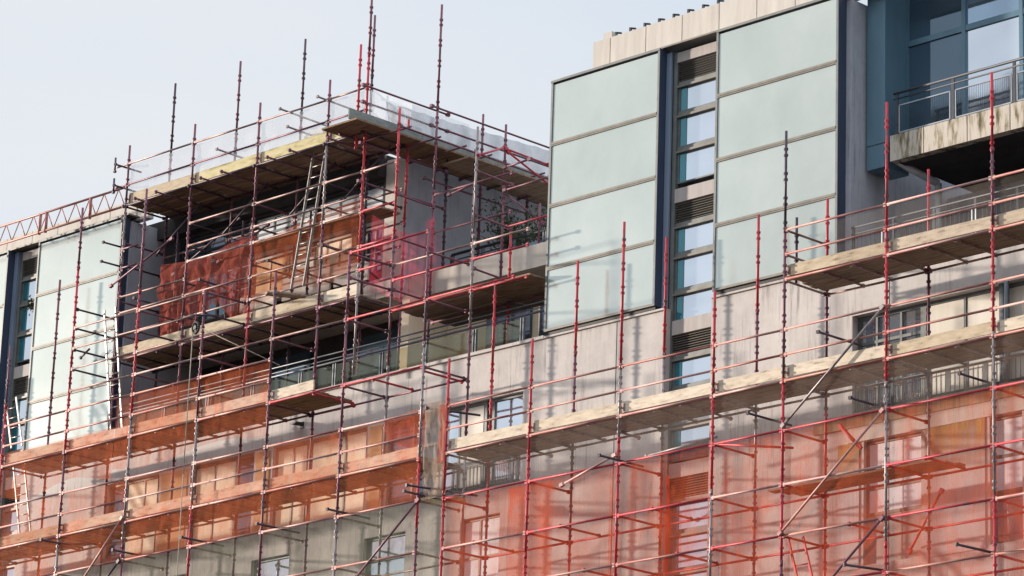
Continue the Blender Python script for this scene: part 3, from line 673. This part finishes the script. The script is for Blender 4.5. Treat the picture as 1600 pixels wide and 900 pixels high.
standard(SP, -52.62, 1.9, 24.6, 21.8, pal=(3, 1), top=3)
XP2 = list(zip(XP+[-53.66], (XP+[-53.66])[1:]))
for k, (a, b_) in enumerate(XP2):
    for z in (25.66, 25.13): ledger(SP, a, b_, I, z, 'tube_purple' if z < 25.4 else 'tube_rust', ext=(.45 if k == 0 else 0, 0))
    ledger(SP, a, b_, I, 24.6 if k < 4 else 24.3, 'tube_dark'); ledger(SP, a, b_, B3, 24.58, 'tube_dark')
    for z in (23.66, 23.1, 22.72): 
        if k >= 1: ledger(SP, a, b_, I, z, 'tube_rust')
    for z in (21.9, 21.35): ledger(SP, a, b_, I, z, 'tube_rust')
    ledger(SP, a, b_, I, 20.72, 'tube_purple'); ledger(SP, a, b_, B3, 20.72, 'tube_dark')
    ledger(SP, a, b_, B3, 22.2, 'tube_dark'); ledger(SP, a, b_, B3, 23.55, 'tube_rust')
    platform(SP, a, b_, I+.06, B3+.25, 24.62, 6)
    toe(SP, a, b_, I+.07, 24.66, 'toe_wood_mossy' if k in (1, 2, 3) else 'toe_wood', .25)
    platform(SP, a, b_, I+.06, B3-.02, 20.78); toe(SP, a, b_, I+.07, 20.82, 'toe_wood', .25)
    if k >= 1: platform(SP, a, b_, .05, B3-.02, 22.95, 3)
    for t in (.3, .62):
        X = a+(b_-a)*t; transom(SP, X, I-.35, B3+.2, 24.56, 'tube_purple'); transom(SP, X, I, B3, 20.72, 'tube_dark')
for X in XP+[-53.66]:
    for z in (24.57, 20.71, 23.1): transom(SP, X, I-(.12 if z > 24 else 0), B3, z, 'tube_dark')
for z in (23.66, 22.72, 21.35, 21.9): ledger(SP, -53.66, -52.54, I, z, 'tube_red' if z < 23 else 'tube_rust')
for k, X in enumerate(XP):
    for z in (22.2, 21.38, 23.66): transom(SP, X, I, B3, z, 'tube_dark' if k % 2 else 'tube_purple')
for k, (a, b_) in enumerate(XP2[:4]):
    for z in (21.5, 22.75): ledger(SP, a+.06, b_+.06, B3, z, 'tube_purple' if k % 2 else 'tube_rust')
    X = (a+b_)/2; standard(SP, X, .15, 23.9-.25*k, 20.82, pal=(1, 3), top=3)
    pole(SP, (X-.5, -.1, 23.3), (X+.6, .3, 24.5), 'tube_dark'); pole(SP, (X-.3, I-.3, 22.05), (X-.28, B3, 22.0), 'tube_dark')
# left end stubs
for x0, y0, x1, y1 in ((160, 378, 175, 384), (157, 408, 172, 413)):
    p = at(x0, y0, -1.0); pole(SP, p, (p.x+.02, -.3, p.z), 'tube_dark'); pole(SP, (p.x+.1, I, p.z-.1), (p.x+.75, I, p.z-.1), 'tube_purple'); pole(SP, (p.x+.25, I, p.z-.2), (p.x+.25, I, p.z+.12), 'tube_dark')
# side run along the end wall
SX = -53.66
for z in (25.68, 25.28, 24.3, 23.4): brace(SP, (SX, I-.15, z), (SX, 2.0, z), 'tube_purple')
for z in (25.72, 25.25): brace(SP, (SX+.08, 1.35, z), (SX+.08, 6.2, z), 'tube_purple')
for y0, y1 in ((I-.7, 1.0), (1.0, 3.4), (3.4, 6.2)):
    m = MB()
    for i in range(5): m.box(-54.35+i*.235, -54.35+.225+i*.235, y0+.005, y1-.005, 24.60, 24.64)
    m.build('platform', 'plank', SP)
    m = MB(); m.obox((-53.45, y0, 24.8), (-53.45, y1-.01, 24.8), .035, .25); m.build('toe_board', 'toe_wood_shade', SP)  # side run in a darker wood, its shade painted in
m = MB()
for i in range(4): m.box(-53.4+i*.235, -53.4+.225+i*.235, 1.6, 6.2, 24.30, 24.34)
m.build('platform', 'plank', SP)
for y in (-.2, .7, 1.5, 2.3, 3.1, 4.0, 5.0): transom(SP, -53.5, y, y, 24.5, 'tube_dark') if False else pole(SP, (-54.4, y, 24.55), (-52.5, y, 24.55), 'tube_purple', 'transom')
brace(SP, (-52.55, I, 24.5), (-52.55, 6, 24.45), 'tube_purple'); brace(SP, (-53.6, 1.2, 23.95), (-53.6, 6, 23.9), 'tube_purple')
brace(SP, (-52.6, 1.2, 25.3), (-50.8, 3.6, 23.1), 'tube_red') if False else None
# terrace scaffold on the right of the penthouse
m_ = [(-52.54, -50.0), (-50.0, -48.3)]
for a, b_ in m_:
    for z in (21.25, 20.9): ledger(SP, a, b_, I, z, 'tube_rust' if z > 21 else 'tube_red')
    ledger(SP, a, b_, I, 20.2, 'tube_red'); ledger(SP, a, b_, B3, 20.2, 'tube_purple')
    platform(SP, a, b_, I+.06, B3+.7, 20.25, 7)
    m = MB(); m.obox((a, B3+.75, 20.4), (b_, B3+.75, 20.4), .03, .2); m.build('toe_board', 'toe_wood', SP)
for z in (22.9, 21.9, 20.7): brace(SP, (-52.54, I, z), (-52.6, B3, z), 'tube_purple'); brace(SP, (-50.0, I, z), (-50.1, B3, z), 'tube_purple')
ledger(SP, -52.62, -50.1, B3, 23.2, 'tube_purple'); ledger(SP, -52.62, -50.1, B3, 22.3, 'tube_purple')
# trussed frame seen over the terrace
a = [at(790, 200, 1.4), at(790, 375, 1.4), at(858, 262, 1.4), at(858, 340, 1.4), at(745, 240, .4), at(858, 240, 3.2)]
brace(SP, at(747, 243, I), at(789, 230, B3+.4), 'tube_red'); brace(SP, at(789, 232, 1.3), at(858, 258, 3), 'tube_red'); brace(SP, at(792, 236, 1.4), at(862, 292, 2.6), 'tube_red')
brace(SP, at(787, 298, 1.3), at(862, 275, 1.3), 'tube_purple'); brace(SP, at(787, 300, 1.3), at(850, 350, 2.0), 'tube_purple'); brace(SP, at(787, 262, 1.2), at(830, 248, 1.2), 'tube_purple')
brace(SP, at(790, 355, 1.2), at(862, 335, 1.2), 'tube_red'); standard(SP, at(787, 300, 1.35).x, 1.35, at(790, 195, 1.35).z, 20.4, pal=(1, 0), top=1); standard(SP, at(843, 340, 2.2).x, 2.2, at(843, 318, 2.2).z, 21.8, pal=(0,), top=1)
brace(SP, at(1, 1, 1)*0+at(700, 305, B3), at(745, 285, B3), 'tube_purple')
# diagonal braces on the penthouse front
brace(SP, at(172, 448, I-.05), at(270, 372, I-.05), 'tube_purple'); brace(SP, at(270, 430, .2), at(375, 340, .2), 'tube_dark'); brace(SP, at(340, 410, .3), at(420, 350, .3), 'tube_purple')
for zz in (25.66, 25.13):
    pole(SP, (-62.65, I-.06, zz-.14), (-62.65, I-.06, zz+.24), 'tube_dark'); pole(SP, (-62.35, I-.3, zz-.05), (-62.35, I+.5, zz-.05), 'tube_dark')
for X, zz in ((-56.4, 25.7), (-55.1, 25.7), (-56.1, 25.2), (-58.6, 25.2)):
    pole(SP, (X, I-.25, zz), (X+.05, B3, zz-.05), 'tube_galv')
# short rails from the deck's left end
ledger(SP, -62.2, -59.74, I, 22.3, 'tube_rust')

# ------------------------------------------------------------------ lattice beam on the left roof
ra = at(0, 354, I); z1 = 25.08; z0 = 24.6; m = MB()
m.tube((-68.5, I, z1), (-62.3, I, z1), .03, 8); m.tube((-68.5, I, z0), (-62.2, I, z0), .03, 8)
x = -68.4; up = False
while x < -62.5:
    m.tube((x, I, z1 if up else z0), (x+.28, I, z0 if up else z1), .014, 6); x += .28; up = not up
for x in (-65.6, -65.35, -63.6): m.tube((x, I, z0-.05), (x, I, z1), .04, 8)
m.build('lattice_beam', 'tube_salmon', label='red steel lattice beam lying along the parapet of the left tower', category='beam')

# ------------------------------------------------------------------ ladders
def ladder(p, q, w, label, step=.27, mat='aluminium', wd=Vector((1, 0, 0))):
    p, q = Vector(p), Vector(q); root = thing('ladder', label, 'ladder', tuple(q), 'ladders on the scaffold')
    for s in (0, 1):
        m = MB(); m.obox(p+wd*(w*s), q+wd*(w*s), .028, .06); m.build('stile', mat, root)
    d = p-q; n = int(d.length/step)
    for i in range(1, n): 
        m = MB(); c = q+d*(i/n); m.tube(c, c+wd*w, .014, 6); m.build('rung', mat, root)
ladder(at(492, 228, -.2), at(455, 452, -.62), .42, 'pale ladder leaning up to the penthouse roof deck, tallest of the ladders')
ladder(at(163, 485, -1.1), at(174, 690, -1.3), .42, 'pale ladder at the left edge of the dark recess below the penthouse, behind orange net')
ladder(at(21, 728, -1.0), at(31, 838, -1.3), .42, 'pale ladder at lower left between the two orange screened platforms')
ladder(at(9, 625, -1.0), at(18, 700, -1.2), .42, 'ladder standing above the upper orange platform, in front of the left window strip')
ladder(at(1232, 843, -1.0), at(1246, 905, -1.2), .36, 'red ladder hanging below the lowest rail, at the bottom right', mat='tube_red')

# ------------------------------------------------------------------ nets and sheets
def sheet(name, label, mat, x0, x1, zt, zb, Y, amp=.02, nx=None, nz=24, seed=0, fold=1.0, edge=.02, cat='netting', group='debris nets on the scaffold', sag=.0, tie=2.45, vert=False, X=None):
    """hung net: slightly billowing between its ties; zt / zb may be functions of x"""
    nx = nx or max(12, int(abs(x1-x0)*7)); m = MB(); rows = []
    for j in range(nz+1):
        for i in range(nx+1):
            x = x0+(x1-x0)*i/nx; T = zt(x) if callable(zt) else zt; Bz = zb(x) if callable(zb) else zb
            v = j/nz
            T -= sag*abs(math.sin((x-x0)/tie*PI)) ; Bz += edge*noise.noise(Vector((x*1.7, seed, 0)))
            z = T+(Bz-T)*v
            w_ = noise.noise(Vector((x*1.1*fold, z*.6, seed)))*1.2 + .6*noise.noise(Vector((x*3.1*fold, z*(.5 if vert else 1.6), seed+9))) + (.32*math.sin(x*9*fold+7*noise.noise(Vector((x*.8, z*.7, seed)))) + .5*noise.noise(Vector((x*4-z*2, z*2.5+x, seed+3))) if vert else 0)
            w_ += .35*(1-abs(noise.noise(Vector((x*2.6*fold+z*1.3, z*2.2-x*.5, seed+21))))*3)
            d = amp*w_*min(1, .15+v*3)
            m.v.append((x, Y+d, z) if X is None else (X+d, x, z))
    for j in range(nz):
        for i in range(nx):
            a = j*(nx+1)+i; m.f.append((a, a+1, a+nx+2, a+nx+1)); m.m.append(0); m.sm.append(True)
    return m.build(name, mat, label=label, category=cat, **({'group': group} if group else {}))
NY = -1.682
sheet('debris_net', 'sheer orange net screening the upper left platform and its guard rail', 'net_orange', -60.5, -55.08, 19.27, lambda x: 17.6+.1*math.sin(x*1.3), NY, .012, seed=1)
sheet('debris_net', 'short strip of orange net at the far left of the upper platform', 'net_orange', -65.6, -60.52, lambda x: 18.62, lambda x: 17.5+.12*math.sin(x*1.9), NY, .012, seed=2)
sheet('debris_net', 'long orange net covering the lower left platform with cream window blinds behind it', 'net_orange', -67.3, -50.12, lambda x: 17.33 if x < -51.4 else 17.33+.05*(x+51.4), lambda x: 15.4, NY, .012, seed=3, edge=.05)
sheet('debris_net', 'grey-green net hanging below the orange net at the bottom left', 'net_grey', -63.2, -49.4, 15.37, 9.2, NY, .03, seed=4, nz=40)
sheet('debris_net', 'red net section left of the red bunched net, beginning beside the gap between scaffolds', 'net_red', -49.3, -44.5, lambda x: 15.31, 9.2, NY+.004, .014, seed=5, nz=60, nx=90)
sheet('debris_net', 'red net section across the window strip, between the bunched net and the long brace', 'net_red', -44.62, -39.9, lambda x: 15.31, 9.2, NY+.016, .014, seed=25, nz=60, nx=90)
sheet('debris_net', 'red net section at the far right, over the stained brown panel and two windows', 'net_red', -40.05, -30.1, lambda x: 15.31, 9.2, NY+.004, .014, seed=35, nz=60, nx=160)
sheet('debris_net', 'narrow doubled strip of red net near the left edge of the red netting', 'net_red', -47.5, -46.2, lambda x: 15.30, 9.2, NY+.05, .015, seed=45, nz=60, nx=20)
sheet('debris_net', 'sheer beige net under the long platform on the right, above the red net', 'net_beige', -49.3, -30.1, 16.35, 15.33, NY, .012, seed=6)
sheet('debris_net', 'sheer grey-beige net on the guard rail of the highest platform at the right', 'net_beige', -38.85, -30.1, 19.25, 18.3, NY, .01, seed=7)
sheet('debris_net', 'clear plastic net along the front guard rail of the penthouse roof deck', 'net_clear', -62.15, -53.72, 25.62, lambda x: 24.9, I+.04, .03, seed=8)
sheet('debris_net', 'clear plastic net on the guard rail around the side of the roof deck', 'net_clear', -.5, 2.6, 25.6, 24.9, 0, .02, seed=12, X=-53.60)
sheet('debris_net', 'crumpled rust-red net hanging in heavy folds before the dark penthouse windows', 'net_orange_dense', -61.05, -57.55, lambda x: 22.95-.15*abs(math.sin((x+61)*1.1))+.04*(x+61), lambda x: 21.25+.25*math.sin(x*2.1)+.12*math.sin(x*5.3), I+.26, .11, seed=13, fold=1.15, nz=50, nx=140, vert=True, edge=.12)
sheet('debris_net', 'thin orange net across the right part of the penthouse front', 'net_orange', -57.45, -53.75, lambda x: 22.75+.1*(x+57.4), lambda x: 21.35+.1*math.sin(x*3), I+.1, .05, seed=14, fold=1.3)
sheet('debris_net', 'crimson net wrapping the corner platform beside the penthouse end wall', 'net_crimson', -.4, 1.75, lambda y: 22.55-.1*math.sin(y*3), 20.85, 0, .05, seed=15, X=-53.45)
sheet('debris_net', 'strip of crimson net hanging from a pole near the terrace', 'net_crimson', at(668, 400, B3).x, at(683, 400, B3).x, 22.6, 20.9, B3-.1, .05, seed=16)
sheet('debris_net', 'gathered orange net slung to the post at the right end of the lower left platform', 'net_orange_dense', -51.4, -50.1, lambda x: 17.38, lambda x: 16.9-.55*(x+50.1)**2*0-.35*(x+51.4), NY+.1, .09, seed=17, fold=1.8, vert=True)
sheet('debris_net', 'beige net gathered upright around the post between the two facade scaffolds', 'net_beige_dense', -50.05, -49.25, 17.45, 15.4, NY-.02, .07, seed=18, fold=2.2, vert=True, nx=40)
sheet('debris_net', 'orange net edge tied down the post between the two facade scaffolds', 'net_orange_dense', -49.55, -49.28, 17.35, 16.1, NY-.06, .04, seed=19, fold=3, vert=True, nx=16)
xg = at(1042, 780, -.75).x
sheet('debris_net', 'bright red net bunched into a vertical rope before the window strip', 'net_red_dense', xg-.05, xg+.06, lambda x: 15.22, lambda x: 13.25, -.75, .06, seed=20, fold=3, vert=True, nx=20)
# tarpaulin over the roof beyond the side deck
P0, P1, P2 = atX(604, 158, -54.2), atX(692, 186, -54.2), atX(864, 236, -54.2)
def tz(y):
    if y < P1.y: t = (y-P0.y)/(P1.y-P0.y); return P0.z+(P1.z-P0.z)*t
    t = (y-P1.y)/(P2.y-P1.y); return P1.z+(P2.z-P1.z)*t
sheet('tarpaulin', 'pale grey tarpaulin draped along the far edge of the penthouse roof behind the guard rails', 'tarp', P0.y, P2.y+.4, tz, 24.66, 0, .10, seed=21, fold=1.3, cat='tarpaulin', group=None, X=-54.2, nx=80, sag=.03, tie=.6)

# ------------------------------------------------------------------ small things
# gin wheel with its rope
p = at(306, 512, -2.0); root = thing('gin_wheel', 'black gin wheel pulley hanging from a tube on the left scaffold, rope running down', 'pulley', tuple(p))
m = MB(); n = 18
for i in range(n):
    a0, a1 = 2*PI*i/n, 2*PI*(i+1)/n; m.tube((p.x+.11*math.cos(a0), p.y, p.z+.13*math.sin(a0)), (p.x+.11*math.cos(a1), p.y, p.z+.13*math.sin(a1)), .03, 6)
m.tube((p.x, p.y-.04, p.z), (p.x, p.y+.04, p.z), .05, 10)
for a0 in range(4): m.tube((p.x, p.y, p.z), (p.x+.1*math.cos(a0*PI/2+.4), p.y, p.z+.12*math.sin(a0*PI/2+.4)), .018, 6)
m.build('wheel', 'black_plastic', root)
m = MB(); m.tube((p.x-.02, p.y, p.z+.1), (p.x-.02, p.y, p.z+.34), .015, 6); m.tube((p.x-.22, p.y, p.z+.34), (p.x+.2, p.y+.45, p.z+.34), .024, 8); m.build('hook', 'tube_dark', root)
m = MB(); m.path([(p.x-.1, p.y, p.z), (p.x-.12, p.y, 17), (p.x-.1, p.y, 12.0)], .012, 6); m.path([(p.x+.1, p.y, p.z), (p.x+1.9, -1.1, 19.35)], .01, 5); m.build('rope', 'rope', root)
# lamp on the concrete band
p = at(466, 662, -.12); root = thing('wall_lamp', 'small black floodlight on the concrete band below the glass balustrade', 'lamp', tuple(p))
m = MB(); m.obox((p.x-.16, -.14, p.z+.04), (p.x+.1, -.2, p.z-.03), .16, .09); m.build('housing', 'black_plastic', root)
m = MB(); m.tube((p.x, -.1, p.z), (p.x, 0, p.z-.02), .025, 8); m.box(p.x-.06, p.x+.06, -.02, -.001, p.z-.1, p.z+.06); m.build('bracket', 'dark_metal', root)
# loose board on the penthouse rails
m = MB(); p = at(430, 458, -1.0); m.obox((p.x, -1.0, p.z), (p.x+.5, -.1, p.z-.02), .23, .04); m.obox((p.x-.25, -1.05, p.z+.03), (p.x+.25, -.15, p.z+.03), .23, .04)
m.build('loose_board', 'plank', label='dark loose boards laid across the rails in front of the penthouse deck', category='boards')
# yellow-edged board at the gap between scaffolds
m = MB(); p = at(690, 780, -1.0); m.obox((p.x-.45, -1.2, 15.55), (p.x+.4, -.75, 15.55), .35, .05); m.build('loose_board', 'toe_wood_mossy', label='yellowish board bridging the gap between the two facade scaffolds, above the red net', category='boards')
# pack of insulation on the roof deck
m = MB(); p = at(502, 196, .2); m.box(p.x-.3, p.x+.35, -.05, .5, 24.665, 25.2); m.box(p.x-.28, p.x+.33, -.03, .48, 25.203, 25.26)
m.build('insulation_pack', 'blind_pale', label='cream pack of insulation standing on the penthouse roof deck behind the clear net', category='building material')
# shrubs
def shrub(base, h, w_, n, label, name='potted_shrub', pot=True, seed=1):
    rnd = random.Random(seed); base = Vector(base); root = thing(name, label, 'plant', tuple(base))
    if pot:
        m = MB(); m.tube(base, base+Vector((0, 0, .4)), .17, 14, r2=.24); m.build('pot', 'black_plastic', root)
    st = MB(); lf = MB(); tips = []
    z0 = .4 if pot else 0
    for k in range(n):
        a = rnd.uniform(0, 2*PI); sp = rnd.uniform(.2, 1)*w_; hh = rnd.uniform(.45, 1)*h
        pts = [base+Vector((0, 0, z0))]
        for s in range(1, 6):
            t = s/5; pts.append(base+Vector((math.cos(a)*sp*t**1.3+rnd.uniform(-.03, .03), math.sin(a)*sp*t**1.3, z0+hh*t)))
        st.path(pts, .008, 5)
        for q in pts[2:]:
            for _ in range(9):
                c = q+Vector((rnd.gauss(0, .10*w_/.6), rnd.gauss(0, .10), rnd.gauss(0, .09))); u = Vector((rnd.uniform(-1, 1), rnd.uniform(-1, 1), rnd.uniform(-1, 1))).normalized(); v = u.orthogonal().normalized(); L = rnd.uniform(.03, .06)
                lf.quad(c-u*L, c-v*L*.4, c+u*L, c+v*L*.4)
    st.build('stem', 'twig', root); lf.build('foliage', 'leaf', root)
b0 = at(800, 425, 3.4); shrub((b0.x, 3.4, 21.8), 1.5, .75, 34, 'large dark leafy shrub behind the railing of the terrace', seed=3)
b0 = at(835, 420, 3.2); shrub((b0.x+.3, 3.2, 21.8), 1.0, .5, 16, 'smaller shrub on the terrace, nearest the glass tower', seed=5)
b0 = at(46, 478, .05); shrub((b0.x, .15, b0.z-.05), .14, .09, 3, 'small weed sprouting from a sill of the left window strip', 'weed', False, 9)
b0 = at(985, 770, -.05)
# tall dark tower across the street (seen as a reflection in the balcony windows)
root = thing('office_tower', 'dark high-rise across the street, seen only as a reflection in the balcony window', 'building', (-103, -88, -1.6))
m = MB(); m.box(-107, -100, -96, -84, -1.6, 61); m.box(-112.5, -107.01, -96, -86, -1.6, 56); m.build('facade', 'tower_clad', root)
m = MB(); m.box(-105, -102, -92, -88, 61.001, 64); m.build('plant_room', 'tower_clad', root)

# ------------------------------------------------------------------ light
az = math.atan2(-2.4, -1.0); el = math.radians(8.0)
w = bpy.data.worlds.new('World'); bpy.context.scene.world = w; w.use_nodes = True; nt = w.node_tree
bg = nt.nodes['Background']; bg.inputs[1].default_value = 1.0
sky = nt.nodes.new('ShaderNodeTexSky'); sky.sky_type = 'NISHITA'; sky.sun_disc = False; sky.sun_elevation = el; sky.sun_rotation = az; sky.air_density = 1.0; sky.dust_density = .6
vm = N(nt, 'ShaderNodeVectorMath', operation='SCALE'); vm.inputs['Scale'].default_value = .12; nt.links.new(sky.outputs[0], vm.inputs[0])
tc = nt.nodes.new('ShaderNodeTexCoord'); mp = nt.nodes.new('ShaderNodeMapping'); mp.inputs['Scale'].default_value = (1, 1, 3); nt.links.new(tc.outputs['Generated'], mp.inputs[0])
cn = N(nt, 'ShaderNodeTexNoise', Scale=3.0, Detail=6, Roughness=.55); nt.links.new(mp.outputs[0], cn.inputs['Vector'])
veil = ramp(nt, cn.outputs[0], [(.32, (.385, .425, .475)), (.5, (.42, .445, .48)), (.7, (.45, .462, .482))])
mx = N(nt, 'ShaderNodeMix', data_type='RGBA'); mx.inputs[0].default_value = .93      # thin high cloud over the blue
sz = nt.nodes.new('ShaderNodeSeparateXYZ'); nt.links.new(tc.outputs['Generated'], sz.inputs[0])
zr_ = N(nt, 'ShaderNodeMapRange', interpolation_type='SMOOTHSTEP'); zr_.inputs[1].default_value = .42; zr_.inputs[2].default_value = .95; zr_.inputs[3].default_value = 1.0; zr_.inputs[4].default_value = 2.6; nt.links.new(sz.outputs[2], zr_.inputs[0])
vs = N(nt, 'ShaderNodeVectorMath', operation='SCALE'); nt.links.new(veil, vs.inputs[0]); nt.links.new(zr_.outputs[0], vs.inputs['Scale'])   # high veil, brighter overhead
nt.links.new(vm.outputs[0], mx.inputs[6]); nt.links.new(vs.outputs[0], mx.inputs[7]); nt.links.new(mx.outputs[2], bg.inputs[0])
L = bpy.data.lights.new('Sun', 'SUN'); L.energy = 4.1; L.angle = math.radians(2.0); L.color = (1, .87, .75)
so = bpy.data.objects.new('Sun', L); C.objects.link(so)
sd = Vector((2.4, 1.0, -2.6*math.tan(el))); so.rotation_euler = sd.to_track_quat('-Z', 'Y').to_euler()

# ------------------------------------------------------------------ camera
cd = bpy.data.cameras.new('Camera'); co = bpy.data.objects.new('Camera', cd); C.objects.link(co)
cd.sensor_width = 36; cd.lens = FPX*36/1600; cd.shift_x = (800-CX)/1600; cd.shift_y = (CY-450)/1600; cd.clip_start = .5; cd.clip_end = 3000
M = Matrix((( RX.x, -RD.x, -RF.x), (RX.y, -RD.y, -RF.y), (RX.z, -RD.z, -RF.z))).to_4x4(); M.translation = CAM; co.matrix_world = M
sc = bpy.context.scene; sc.camera = co
sc.view_settings.view_transform = 'Standard'; sc.view_settings.look = 'None'; sc.view_settings.exposure = 0.9; sc.view_settings.gamma = 1
sc.cycles.transparent_max_bounces = 24
